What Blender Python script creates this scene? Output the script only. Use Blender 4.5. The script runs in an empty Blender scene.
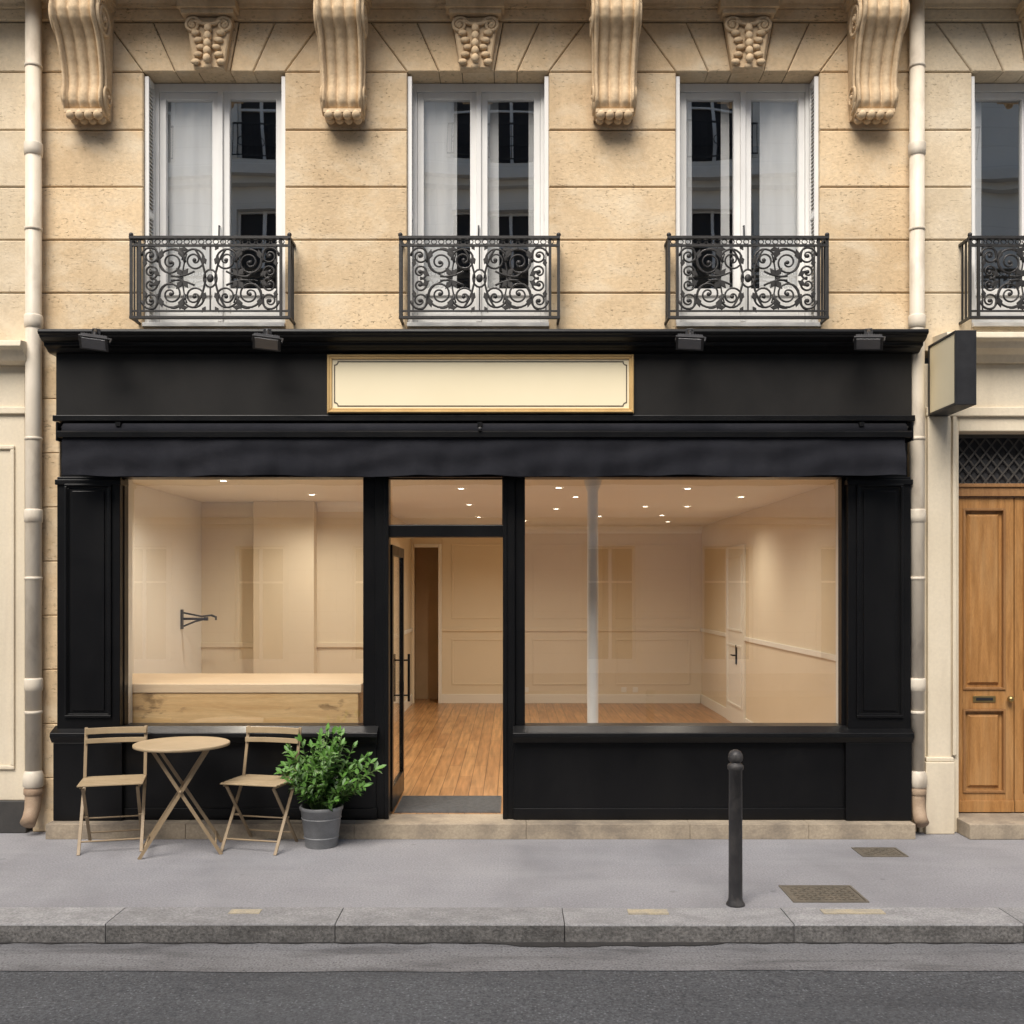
import bpy, bmesh, math, random
from mathutils import Vector, Matrix
random.seed(7)
F=1035.0; D=9.0; H=2.1; HZ=590.0; CX=512.0
# image pixels -> metres, back-projected onto the plane at depth y
def X(u,y=0.0): return (u-CX)*(D+y)/F
def Z(v,y=0.0): return H+(HZ-v)*(D+y)/F
scene=bpy.context.scene

# ------------------------------------------------------------ mesh builder
class MB:
    def __init__(s): s.v=[];s.f=[];s.m=[];s.a=[];s.s=[]
    def add(s,vs,fs,mat=0,var=None,smooth=False):
        o=len(s.v); s.v+= [tuple(p) for p in vs]
        if var is None: var=random.random()
        for f in fs:
            s.f.append([o+i for i in f]); s.m.append(mat); s.a.append(var); s.s.append(smooth)
    def box(s,x0,x1,y0,y1,z0,z1,mat=0,var=None):
        vs=[(x,y,z) for x in (x0,x1) for y in (y0,y1) for z in (z0,z1)]
        s.add(vs,[(0,1,3,2),(4,6,7,5),(0,4,5,1),(2,3,7,6),(0,2,6,4),(1,5,7,3)],mat,var)
    def obox(s,mtx,sx,sy,sz,mat=0,var=None):
        vs=[mtx@Vector((x*sx/2,y*sy/2,z*sz/2)) for x in (-1,1) for y in (-1,1) for z in (-1,1)]
        s.add(vs,[(0,1,3,2),(4,6,7,5),(0,4,5,1),(2,3,7,6),(0,2,6,4),(1,5,7,3)],mat,var)
    def boxp(s,u0,u1,v0,v1,y0,y1,mat=0):
        s.box(X(u0,y0),X(u1,y0),y0,y1,Z(v1,y0),Z(v0,y0),mat)
    def bar(s,a,b,w,t,mat=0,up=(0,1,0)):
        a=Vector(a);b=Vector(b);d=(b-a);L=d.length;d.normalize()
        u=Vector(up); x=d.cross(u)
        if x.length<1e-4: x=d.cross(Vector((1,0,0)))
        x.normalize(); y=x.cross(d).normalized()
        m=Matrix((x,y,d)).transposed().to_4x4(); m.translation=(a+b)/2
        s.obox(m,w,t,L,mat)
    def prism(s,pts,yf,yb,c=0.0,mat=0,var=None):
        n=len(pts)
        if c>0:
            ins=[]
            ar=sum(pts[i][0]*pts[(i+1)%n][1]-pts[(i+1)%n][0]*pts[i][1] for i in range(n))
            sg=1 if ar>0 else -1
            for i in range(n):
                p0=Vector(pts[i-1]);p=Vector(pts[i]);p1=Vector(pts[(i+1)%n])
                e0=(p-p0).normalized();e1=(p1-p).normalized()
                n0=Vector((-e0.y,e0.x))*sg;n1=Vector((-e1.y,e1.x))*sg
                q=n0+n1; q=q/max(0.3,(1+n0.dot(n1)))
                ins.append((p.x+q.x*c,p.y+q.y*c))
            vs=[(p[0],yf,p[1]) for p in ins]+[(p[0],yf+c,p[1]) for p in pts]+[(p[0],yb,p[1]) for p in pts]
            fs=[tuple(range(n)),tuple(range(2*n,3*n))]
            for i in range(n):
                j=(i+1)%n
                fs+= [(i,j,n+j,n+i),(n+i,n+j,2*n+j,2*n+i)]
        else:
            vs=[(p[0],yf,p[1]) for p in pts]+[(p[0],yb,p[1]) for p in pts]
            fs=[tuple(range(n)),tuple(range(n,2*n))]+[(i,(i+1)%n,n+(i+1)%n,n+i) for i in range(n)]
        s.add(vs,fs,mat,var)
    def block(s,x0,x1,z0,z1,yf,yb,c=0.01,mat=0,var=None):
        s.prism([(x0,z0),(x1,z0),(x1,z1),(x0,z1)],yf,yb,c,mat,var)
    def extx(s,prof,x0,x1,mat=0,smooth=False):
        n=len(prof)
        vs=[(x0,p[0],p[1]) for p in prof]+[(x1,p[0],p[1]) for p in prof]
        s.add(vs,[tuple(range(n)),tuple(range(n,2*n))],mat,.5)
        s.add(vs,[(i,(i+1)%n,n+(i+1)%n,n+i) for i in range(n)],mat,.5,smooth)
    def lathe(s,prof,c,seg=24,mat=0,axis='Z',smooth=True):
        vs=[];fs=[];n=len(prof)
        for k in range(seg):
            a=2*math.pi*k/seg
            for r,z in prof:
                p=(r*math.cos(a),r*math.sin(a),z)
                if axis=='Y': p=(p[0],p[2],p[1])
                if axis=='X': p=(p[2],p[0],p[1])
                vs.append((c[0]+p[0],c[1]+p[1],c[2]+p[2]))
        for k in range(seg):
            k2=(k+1)%seg
            for i in range(n-1): fs.append((k*n+i,k2*n+i,k2*n+i+1,k*n+i+1))
        s.add(vs,fs,mat,None,smooth)
    def sphere(s,c,r,mat=0,seg=12,sc=(1,1,1)):
        vs=[];fs=[];n=8
        for i in range(n+1):
            t=math.pi*i/n
            for k in range(seg):
                a=2*math.pi*k/seg
                vs.append((c[0]+sc[0]*r*math.sin(t)*math.cos(a),c[1]+sc[1]*r*math.sin(t)*math.sin(a),c[2]+sc[2]*r*math.cos(t)))
        for i in range(n):
            for k in range(seg):
                fs.append((i*seg+k,i*seg+(k+1)%seg,(i+1)*seg+(k+1)%seg,(i+1)*seg+k))
        s.add(vs,fs,mat,None,True)
    def tube(s,pts,r,sides=6,mat=0,closed=False,radii=None):
        pts=[Vector(p) for p in pts];n=len(pts)
        vs=[];fs=[];pu=None
        for i,p in enumerate(pts):
            if closed: t=pts[(i+1)%n]-pts[i-1]
            else: t=pts[min(i+1,n-1)]-pts[max(i-1,0)]
            t.normalize()
            if pu is None:
                pu=t.cross(Vector((0,1,0)))
                if pu.length<0.1: pu=t.cross(Vector((1,0,0)))
            u=pu-t*pu.dot(t); u.normalize(); pu=u; w=t.cross(u)
            rr=radii[i] if radii else r
            for k in range(sides):
                a=2*math.pi*(k+.5)/sides
                vs.append(p+u*rr*math.cos(a)+w*rr*math.sin(a))
        m=n if closed else n-1
        for i in range(m):
            j=(i+1)%n
            for k in range(sides):
                fs.append((i*sides+k,i*sides+(k+1)%sides,j*sides+(k+1)%sides,j*sides+k))
        if not closed:
            fs.append(tuple(range(sides)));fs.append(tuple(range((n-1)*sides,n*sides)))
        s.add(vs,fs,mat,None,sides>4)
    def mesh(s,name,mats):
        me=bpy.data.meshes.new(name); me.from_pydata(s.v,[],s.f)
        for m in mats: me.materials.append(m)
        me.polygons.foreach_set('material_index',s.m)
        me.polygons.foreach_set('use_smooth',s.s)
        at=me.attributes.new('var','FLOAT','FACE'); at.data.foreach_set('value',s.a)
        bm=bmesh.new();bm.from_mesh(me)
        bmesh.ops.recalc_face_normals(bm,faces=bm.faces)
        bm.to_mesh(me);bm.free(); me.update()
        return me
    def obj(s,name,mats,parent=None,loc=(0,0,0),rz=0,bevel=0):
        o=bpy.data.objects.new(name,s.mesh(name,mats)); scene.collection.objects.link(o)
        o.location=loc;o.rotation_euler[2]=rz
        if parent: o.parent=parent
        if bevel:
            b=o.modifiers.new('Bevel','BEVEL');b.width=bevel;b.segments=2;b.limit_method='ANGLE';b.angle_limit=math.radians(40)
        return o
def empty(name,loc=(0,0,0)):
    e=bpy.data.objects.new(name,None);scene.collection.objects.link(e);e.location=loc;return e
def inst(o,name,loc,rz=0,parent=None):
    n=bpy.data.objects.new(name,o.data);scene.collection.objects.link(n);n.location=loc;n.rotation_euler[2]=rz
    for m in o.modifiers:
        b=n.modifiers.new(m.name,m.type)
        if m.type=='BEVEL': b.width=m.width;b.segments=m.segments;b.limit_method='ANGLE';b.angle_limit=m.angle_limit
    if parent:n.parent=parent
    return n

# ------------------------------------------------------------ materials
def mat(name,c1,c2=None,scale=3,rough=.6,bump=0.0,bscale=60,stretch=(1,1,1),metal=0,var=0.0,
        fine=0.0,fscale=120,pits=None,dist=0.0,grime=None,rvar=.1,spec=.5,detail=6,grime2=None,speck=None):
    m=bpy.data.materials.new(name);m.use_nodes=True;nt=m.node_tree;N=nt.nodes;L=nt.links
    b=N['Principled BSDF'];b.inputs['Roughness'].default_value=rough;b.inputs['Metallic'].default_value=metal
    b.inputs['Specular IOR Level'].default_value=spec
    tc=N.new('ShaderNodeTexCoord');mp=N.new('ShaderNodeMapping');mp.inputs['Scale'].default_value=stretch
    L.new(tc.outputs['Object'],mp.inputs['Vector'])
    def noise(sc,det=6,d=0,vec=mp):
        n=N.new('ShaderNodeTexNoise');n.inputs['Scale'].default_value=sc;n.inputs['Detail'].default_value=det
        n.inputs['Distortion'].default_value=d;n.inputs['Roughness'].default_value=.6
        L.new(vec.outputs[0],n.inputs['Vector']);return n
    def ramp(src,a,bb):
        r=N.new('ShaderNodeMapRange');r.inputs['From Min'].default_value=a;r.inputs['From Max'].default_value=bb
        L.new(src,r.inputs['Value']);return r.outputs['Result']
    def mix(fac,a,bb,typ='MIX'):
        x=N.new('ShaderNodeMix');x.data_type='RGBA';x.blend_type=typ
        if isinstance(fac,float): x.inputs[0].default_value=fac
        else: L.new(fac,x.inputs[0])
        for i,q in ((6,a),(7,bb)):
            if isinstance(q,tuple): x.inputs[i].default_value=(q[0],q[1],q[2],1)
            else: L.new(q,x.inputs[i])
        return x.outputs[2]
    c2=c2 or tuple(k*.85 for k in c1)
    n1=noise(scale,detail,dist); col=mix(ramp(n1.outputs['Fac'],.3,.7),c1,c2)
    if var:
        at=N.new('ShaderNodeAttribute');at.attribute_name='var'
        hsv=N.new('ShaderNodeMapRange')
        hsv.inputs['To Min'].default_value=1-var;hsv.inputs['To Max'].default_value=1+var
        L.new(at.outputs['Fac'],hsv.inputs['Value'])
        vm=N.new('ShaderNodeVectorMath');vm.operation='SCALE';L.new(col,vm.inputs[0]);L.new(hsv.outputs[0],vm.inputs['Scale'])
        col=vm.outputs[0]
    if fine:
        n2=noise(fscale,3); mr=N.new('ShaderNodeMapRange');mr.inputs['From Min'].default_value=.3;mr.inputs['From Max'].default_value=.7
        mr.inputs['To Min'].default_value=1-fine;mr.inputs['To Max'].default_value=1+fine
        L.new(n2.outputs['Fac'],mr.inputs['Value'])
        vm=N.new('ShaderNodeVectorMath');vm.operation='SCALE';L.new(col,vm.inputs[0]);L.new(mr.outputs[0],vm.inputs['Scale'])
        col=vm.outputs[0]
    if speck:
        vo=N.new('ShaderNodeTexVoronoi');vo.inputs['Scale'].default_value=speck[0];L.new(tc.outputs['Object'],vo.inputs['Vector'])
        mr=N.new('ShaderNodeMapRange');mr.inputs['From Min'].default_value=speck[1];mr.inputs['From Max'].default_value=speck[1]*.6
        L.new(vo.outputs['Distance'],mr.inputs['Value'])
        sp=N.new('ShaderNodeSeparateColor');L.new(vo.outputs['Color'],sp.inputs[0])
        gt=N.new('ShaderNodeMath');gt.operation='GREATER_THAN';gt.inputs[1].default_value=speck[3];L.new(sp.outputs[0],gt.inputs[0])
        mm=N.new('ShaderNodeMath');mm.operation='MULTIPLY';L.new(mr.outputs[0],mm.inputs[0]);L.new(gt.outputs[0],mm.inputs[1])
        vm=N.new('ShaderNodeVectorMath');vm.operation='SCALE';L.new(col,vm.inputs[0]);vm.inputs['Scale'].default_value=speck[2]
        col=mix(mm.outputs[0],col,vm.outputs[0])
    pf=None
    if pits:
        mp2=N.new('ShaderNodeMapping');mp2.inputs['Scale'].default_value=(1,1,2.2);L.new(tc.outputs['Object'],mp2.inputs['Vector'])
        n3=noise(pits[0],4,0,mp2); m3=noise(2.0,3,0,mp2)
        th=N.new('ShaderNodeMath');th.operation='MULTIPLY'
        L.new(ramp(n3.outputs['Fac'],.585,.65),th.inputs[0]);L.new(ramp(m3.outputs['Fac'],.42,.58),th.inputs[1])
        pf=th.outputs[0]
        col=mix(pf,col,tuple(k*pits[1] for k in c2))
    for gr in (grime,grime2):
        if not gr: continue
        mp4=N.new('ShaderNodeMapping');mp4.inputs['Scale'].default_value=gr[1];L.new(tc.outputs['Object'],mp4.inputs['Vector'])
        g=noise(1,7,.3,mp4); gg=N.new('ShaderNodeMath');gg.operation='MULTIPLY';gg.inputs[1].default_value=gr[2]
        L.new(ramp(g.outputs['Fac'],.48,.75),gg.inputs[0]);col=mix(gg.outputs[0],col,gr[0])
    L.new(col,b.inputs['Base Color'])
    n5=noise(scale*2.3,4); mr=N.new('ShaderNodeMapRange')
    mr.inputs['To Min'].default_value=max(0,rough-rvar);mr.inputs['To Max'].default_value=min(1,rough+rvar)
    L.new(n5.outputs['Fac'],mr.inputs['Value']);L.new(mr.outputs[0],b.inputs['Roughness'])
    if bump:
        nb=noise(bscale,5);bp=N.new('ShaderNodeBump');bp.inputs['Strength'].default_value=bump;bp.inputs['Distance'].default_value=.01
        h=nb.outputs['Fac']
        if pf is not None:
            sb=N.new('ShaderNodeMath');sb.operation='SUBTRACT';L.new(h,sb.inputs[0]);L.new(pf,sb.inputs[1]);h=sb.outputs[0]
        L.new(h,bp.inputs['Height']);L.new(bp.outputs[0],b.inputs['Normal'])
    return m
def glass(name,fac,tint=(1,1,1),wav=.0,rough=0.0,wscale=1.2,gcol=(1,1,1)):
    m=bpy.data.materials.new(name);m.use_nodes=True;nt=m.node_tree;N=nt.nodes;L=nt.links
    N.remove(N['Principled BSDF']);o=N['Material Output']
    t=N.new('ShaderNodeBsdfTransparent');t.inputs[0].default_value=(*tint,1)
    g=N.new('ShaderNodeBsdfGlossy');g.inputs['Roughness'].default_value=rough;g.inputs[0].default_value=(*gcol,1)
    mx=N.new('ShaderNodeMixShader')
    lw=N.new('ShaderNodeLayerWeight');lw.inputs['Blend'].default_value=.5
    pw=N.new('ShaderNodeMath');pw.operation='POWER';pw.inputs[1].default_value=4.0;L.new(lw.outputs['Facing'],pw.inputs[0])
    ml=N.new('ShaderNodeMath');ml.operation='MULTIPLY_ADD';ml.use_clamp=True;ml.inputs[1].default_value=.7;ml.inputs[2].default_value=fac
    L.new(pw.outputs[0],ml.inputs[0]);L.new(ml.outputs[0],mx.inputs[0])
    L.new(t.outputs[0],mx.inputs[1]);L.new(g.outputs[0],mx.inputs[2]);L.new(mx.outputs[0],o.inputs[0])
    if wav:
        tc=N.new('ShaderNodeTexCoord');n=N.new('ShaderNodeTexNoise');n.inputs['Scale'].default_value=wscale;n.inputs['Detail'].default_value=1
        L.new(tc.outputs['Object'],n.inputs['Vector']);b=N.new('ShaderNodeBump');b.inputs['Strength'].default_value=1;b.inputs['Distance'].default_value=wav
        L.new(n.outputs['Fac'],b.inputs['Height']);L.new(b.outputs[0],g.inputs['Normal'])
    return m
def emis(name,c,s):
    m=bpy.data.materials.new(name);m.use_nodes=True;b=m.node_tree.nodes['Principled BSDF']
    b.inputs['Emission Color'].default_value=(*c,1);b.inputs['Emission Strength'].default_value=s
    return m
def brickmat(name,c1,c2,mortar,bw,bh,ms,rot,rough,offset=.5,grain=(30,2,1),bump=.2,gamt=.35):
    m=bpy.data.materials.new(name);m.use_nodes=True;nt=m.node_tree;N=nt.nodes;L=nt.links;b=N['Principled BSDF']
    tc=N.new('ShaderNodeTexCoord');mp=N.new('ShaderNodeMapping');mp.inputs['Rotation'].default_value=rot
    L.new(tc.outputs['Object'],mp.inputs['Vector'])
    br=N.new('ShaderNodeTexBrick');br.offset=offset;br.inputs['Scale'].default_value=1
    br.inputs['Brick Width'].default_value=bw;br.inputs['Row Height'].default_value=bh;br.inputs['Mortar Size'].default_value=ms
    br.inputs['Color1'].default_value=(*c1,1);br.inputs['Color2'].default_value=(*c2,1);br.inputs['Mortar'].default_value=(*mortar,1)
    L.new(mp.outputs[0],br.inputs['Vector'])
    mp2=N.new('ShaderNodeMapping');mp2.inputs['Scale'].default_value=grain;L.new(tc.outputs['Object'],mp2.inputs['Vector'])
    n=N.new('ShaderNodeTexNoise');n.inputs['Scale'].default_value=1;n.inputs['Detail'].default_value=6;L.new(mp2.outputs[0],n.inputs['Vector'])
    mr=N.new('ShaderNodeMapRange');mr.inputs['From Min'].default_value=.3;mr.inputs['From Max'].default_value=.7
    mr.inputs['To Min'].default_value=1-gamt;mr.inputs['To Max'].default_value=1+gamt*.6;L.new(n.outputs['Fac'],mr.inputs['Value'])
    vm=N.new('ShaderNodeVectorMath');vm.operation='SCALE';L.new(br.outputs['Color'],vm.inputs[0]);L.new(mr.outputs[0],vm.inputs['Scale'])
    L.new(vm.outputs[0],b.inputs['Base Color']);b.inputs['Roughness'].default_value=rough
    bp=N.new('ShaderNodeBump');bp.inputs['Strength'].default_value=bump;bp.inputs['Distance'].default_value=.01;bp.invert=True
    L.new(br.outputs['Fac'],bp.inputs['Height']);L.new(bp.outputs[0],b.inputs['Normal'])
    return m

STONE=mat('limestone',(.74,.57,.365),(.63,.465,.28),1.7,.88,.5,38,var=.10,fine=.09,fscale=26,pits=(26,.58),
          grime=((.40,.285,.175),(1.9,1.9,.4),.5),grime2=((.80,.70,.53),(2.2,2.2,3.4),.6),spec=.25)
STONE_R=mat('pale_limestone',(.73,.615,.445),(.645,.525,.36),1.5,.88,.45,38,var=.07,fine=.08,fscale=26,pits=(26,.68),
          grime=((.44,.35,.25),(1.9,1.9,.4),.45),grime2=((.80,.71,.56),(2.2,2.2,3.0),.45),spec=.25)
CARVE=mat('carved_limestone',(.70,.54,.35),(.56,.41,.25),4,.88,.3,35,fine=.10,fscale=40,grime=((.30,.20,.12),(4,4,2),.5),spec=.25)
JOINT=mat('mortar_joint',(.22,.16,.10),(.17,.12,.075),4,.95)
STEPS=mat('step_stone',(.43,.355,.26),(.30,.245,.18),3,.8,.3,60,fine=.14,fscale=50,grime=((.14,.12,.10),(3,3,4),.75))
CREAM=mat('cream_render',(.74,.65,.50),(.68,.59,.44),1.5,.7,.15,50,fine=.04,fscale=40,grime=((.44,.36,.27),(3,3,.5),.45))
CREAMPIPE=mat('cream_pipe_paint',(.74,.66,.54),(.67,.59,.47),3,.5,.1,40,grime=((.34,.27,.2),(7,7,2.8),.6))
TERRA=mat('rusty_cast_iron',(.42,.31,.21),(.30,.20,.13),8,.7,.3,40,fine=.1)
BLACK=mat('black_paint',(.0038,.0038,.0043),(.006,.006,.0066),2,.33,.07,12,fine=.1,fscale=60,rvar=.1,grime=((.015,.0145,.014),(2.5,2.5,.8),.35),spec=.27)
BLACKM=mat('black_fascia_paint',(.0125,.012,.0115),(.017,.016,.015),1.6,.5,.06,20,rvar=.08,grime=((.030,.0275,.025),(1.6,1.6,1),.45),spec=.2)
FABRIC=mat('awning_canvas',(.011,.0115,.015),(.0165,.017,.0215),3,.9,.35,260,fine=.15,fscale=200,grime=((.036,.036,.042),(1.6,2,3),.4),spec=.15)
IRON=mat('wrought_iron',(.018,.0175,.017),(.033,.030,.028),10,.5,.2,60,metal=.2)
DARKMET=mat('dark_metal',(.03,.03,.032),(.045,.045,.048),8,.42,.05,60,metal=.5)
BOLL=mat('bollard_paint',(.028,.027,.029),(.05,.047,.047),9,.45,.15,60,grime=((.13,.12,.11),(11,11,5),.6),spec=.35)
WHITE=mat('white_window_paint',(.82,.81,.78),(.77,.76,.73),3,.4,.04,30,grime=((.55,.52,.47),(5,5,1),.3))
GOLD=mat('gold_moulding',(.70,.48,.21),(.60,.39,.16),6,.38,.1,50,metal=.25)
SIGNP=mat('sign_cream',(.90,.79,.55),(.87,.76,.52),2,.5,.02,30)
LINE=mat('sign_line',(.10,.075,.05),None,3,.6)
GLASSU=glass('upper_window_glass',.36,(.98,.99,1.0),.0022)
GLASSS=glass('shop_glass',.17,(1,1,.99),.0006,wscale=.8)
PLASTER=mat('interior_plaster',(.78,.69,.535),(.75,.66,.505),1,.75,.05,30)
PLASTERW=mat('interior_white',(.84,.82,.76),(.81,.79,.73),1,.6,.03,30)
CEIL=mat('ceiling_plaster',(.82,.79,.72),(.80,.77,.70),1,.8)
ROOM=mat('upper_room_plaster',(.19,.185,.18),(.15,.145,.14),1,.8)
BRIGHTCURT=mat('pane_brightening_sheer',(.88,.87,.84),(.83,.82,.79),2,.9,stretch=(14,14,.4))  # white of the added curtains, standing in for pale wall reflections
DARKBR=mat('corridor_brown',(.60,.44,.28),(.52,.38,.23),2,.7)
FLOOR=brickmat('oak_floor',(.54,.30,.13),(.42,.215,.09),(.18,.09,.04),1.3,.14,.004,(0,0,math.pi/2),.30,grain=(26,1.6,1),bump=.15)
PINE=mat('pine_board',(.72,.50,.25),(.58,.36,.155),2.0,.5,.1,60,stretch=(.8,4,9),dist=1.2,fine=.08,fscale=20,pits=(3.2,.5))
PINET=mat('pine_top',(.76,.60,.41),(.67,.50,.32),2.0,.4,.05,60,stretch=(1,8,8),dist=.6)
OAKD=mat('oak_door',(.47,.235,.078),(.29,.135,.04),2.2,.42,.3,50,stretch=(9,9,.7),dist=.8,fine=.18,fscale=40,grime=((.56,.35,.16),(7,7,1.0),.55))
OAKF=mat('oak_door_frame',(.36,.185,.07),(.25,.12,.042),2.2,.5,.3,50,stretch=(9,9,.7),dist=.8,fine=.16,fscale=40)
BRASS=mat('brass',(.45,.33,.14),None,5,.35,metal=.9)
PAVE=mat('pavement_asphalt',(.32,.315,.327),(.26,.255,.267),.9,.88,.5,120,fine=.24,fscale=70,detail=9,
         grime=((.19,.187,.195),(1.1,.5,1),.6),grime2=((.37,.365,.37),(.6,2.5,1),.45),spec=.2,speck=(2.6,.08,.74,.6))
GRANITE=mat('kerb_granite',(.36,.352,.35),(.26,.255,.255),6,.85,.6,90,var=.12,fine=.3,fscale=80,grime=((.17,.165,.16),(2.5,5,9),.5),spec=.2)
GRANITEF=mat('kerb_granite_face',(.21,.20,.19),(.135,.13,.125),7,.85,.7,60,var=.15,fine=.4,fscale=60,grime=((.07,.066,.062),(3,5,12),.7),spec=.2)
ROAD=mat('road_asphalt',(.108,.111,.117),(.083,.085,.09),.7,.85,.9,90,fine=.5,fscale=62,detail=9,grime=((.06,.061,.065),(.35,2.2,1),.6),grime2=((.14,.143,.148),(.3,1.6,1),.35),spec=.25,speck=(55,.42,1.75,.74))
GUTTER=mat('gutter_asphalt',(.23,.227,.23),(.175,.172,.175),1.4,.75,.6,100,fine=.35,fscale=70,grime=((.05,.047,.047),(1.1,5.5,1),.75),spec=.3,speck=(50,.4,.6,.7))
DAMP=mat('damp_asphalt',(.035,.033,.032),(.05,.047,.045),4,.35,.3,60,rvar=.2)
GROUND=mat('ground_soil',(.12,.12,.12),None,1,.9)
PATCH=mat('worn_yellow_paint',(.50,.42,.28),(.33,.30,.25),14,.8,fine=.2,fscale=90)
MANH=mat('cast_iron_cover',(.20,.17,.13),(.13,.115,.09),9,.6,.3,50,metal=.2)
CHAIRM=mat('taupe_powder_coat',(.44,.33,.20),(.37,.275,.16),5,.5,.05,50,fine=.06)
CHAIRF=mat('taupe_frame',(.34,.25,.15),(.27,.195,.115),8,.5,.05,50)
POTM=mat('galvanised_zinc',(.29,.295,.30),(.21,.215,.22),9,.5,.12,30,metal=.2,fine=.1)
SOIL=mat('potting_soil',(.03,.02,.013),None,20,.95,.8,40)
OPP=brickmat('opposite_stone',(.86,.83,.76),(.84,.81,.74),(.76,.73,.66),2.95,.52,.014,(math.pi/2,0,0),.8,grain=(1,1,.6),bump=.1,gamt=.08)
OPPT=mat('opposite_trim',(.82,.79,.72),(.72,.69,.62),3,.8)
ZINC=mat('zinc_roof',(.22,.24,.26),None,2,.5,metal=.3)
DARKR=mat('dark_room',(.03,.03,.033),None,2,.8)
BASE=mat('dark_plinth_stone',(.04,.038,.036),(.06,.055,.05),5,.6,.2,40)
GRILLE=mat('door_mat_rubber',(.13,.13,.13),(.09,.09,.09),20,.8,.4,60)
LAMP=emis('downlight_lens',(1,.88,.70),16)
LENS=mat('lamp_lens',(.14,.14,.15),None,10,.12)
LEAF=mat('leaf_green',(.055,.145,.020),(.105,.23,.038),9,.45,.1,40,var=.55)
STEM=mat('stem_green',(.10,.17,.04),None,9,.6)

# ------------------------------------------------------------ ground, road, pavement
g=MB();g.add([(-400,-400,-.16),(400,-400,-.16),(400,400,-.16),(-400,400,-.16)],[(0,1,2,3)]);g.obj('ground',[GROUND])
g=MB();g.add([(-60,-12.5,-.12),(60,-12.5,-.12),(60,-2.3,-.12),(-60,-2.3,-.12)],[(0,1,2,3)]);g.obj('road',[ROAD])
g=MB()
n=240
vs=[];fs=[]
for i in range(n+1):
    x=-12+24*i/n
    vs+=[(x,-2.98+.012*math.sin(x*1.3)+.007*math.sin(x*5.1),-.116),(x,-2.3,-.112)]
for i in range(n): fs.append((2*i,2*i+2,2*i+3,2*i+1))
g.add(vs,fs);g.obj('gutter_strip',[GUTTER])
g=MB();vs=[];fs=[];n=500
for i in range(n+1):
    x=-12+24*i/n
    a=.014+.06*max(0,math.sin(x*.95+1.1)+.35*math.sin(x*2.9)+.25*math.sin(x*7.3)-.3)+.008*math.sin(x*17)+.006*math.sin(x*41)
    vs+=[(x,-2.512-max(.006,a),-.1085),(x,-2.45,-.1085)]
for i in range(n): fs.append((2*i,2*i+2,2*i+3,2*i+1))
g.add(vs,fs);g.obj('damp_patch',[DAMP])
g=MB();g.box(-60,60,-2.165,.5,-.15,0);g.obj('pavement',[PAVE])
g=MB()
for k in range(-16,17):
    x0=-1.11+1.44*k
    dz=random.uniform(-.002,.003);va=random.random();yf=-2.51+random.uniform(-.003,.003)
    x1=x0+1.437;x0+=.003;zt=.003+dz;e=.010
    sec=[(yf,-.15),(yf,zt-e),(yf+e*.3,zt-e*.3),(yf+e,zt),(-2.168,zt),(-2.168,-.15)]
    ns=len(sec);vs=[(x0,p[0],p[1]) for p in sec]+[(x1,p[0],p[1]) for p in sec]
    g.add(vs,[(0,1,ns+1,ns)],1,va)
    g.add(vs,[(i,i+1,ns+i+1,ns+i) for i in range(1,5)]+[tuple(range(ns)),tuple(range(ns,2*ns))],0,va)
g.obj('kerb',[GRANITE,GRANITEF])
g=MB();g.box(-60,60,-17,-12.5,-.15,0);g.obj('opposite_pavement',[PAVE])
g=MB()
for (u,w) in ((245,.2),(648,.26),(853,.4)):
    x=(u-512)*6.73/F
    g.box(x-w/2,x+w/2,-2.31,-2.22,.0,.0095)
g.obj('kerb_paint_marks',[PATCH])
def cover(name,x0,x1,y0,y1):
    g=MB();g.box(x0,x1,y0,y1,-.03,.004,0)
    nx=int((x1-x0)/.045);ny=int((y1-y0)/.045)
    for i in range(nx):
        for j in range(ny):
            cx=x0+.02+(x1-x0-.04)*(i+.5)/nx;cy=y0+.02+(y1-y0-.04)*(j+.5)/ny
            m=Matrix.Translation((cx,cy,.006))@Matrix.Rotation(math.pi/4*(1 if (i+j)%2 else -1),4,'Z')
            g.obox(m,.036,.012,.006,0)
    for a in ((x0-.02,x1+.02,y0-.02,y0-.004),(x0-.02,x1+.02,y1+.004,y1+.02),(x0-.02,x0-.004,y0-.004,y1+.004),(x1+.004,x1+.02,y0-.004,y1+.004)):
        g.box(*a,-.03,.007,0)
    return g.obj(name,[MANH])
cover('manhole_cover',1.91,2.38,-2.03,-1.68)
cover('manhole_cover.001',2.78,3.10,-.84,-.6)

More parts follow.
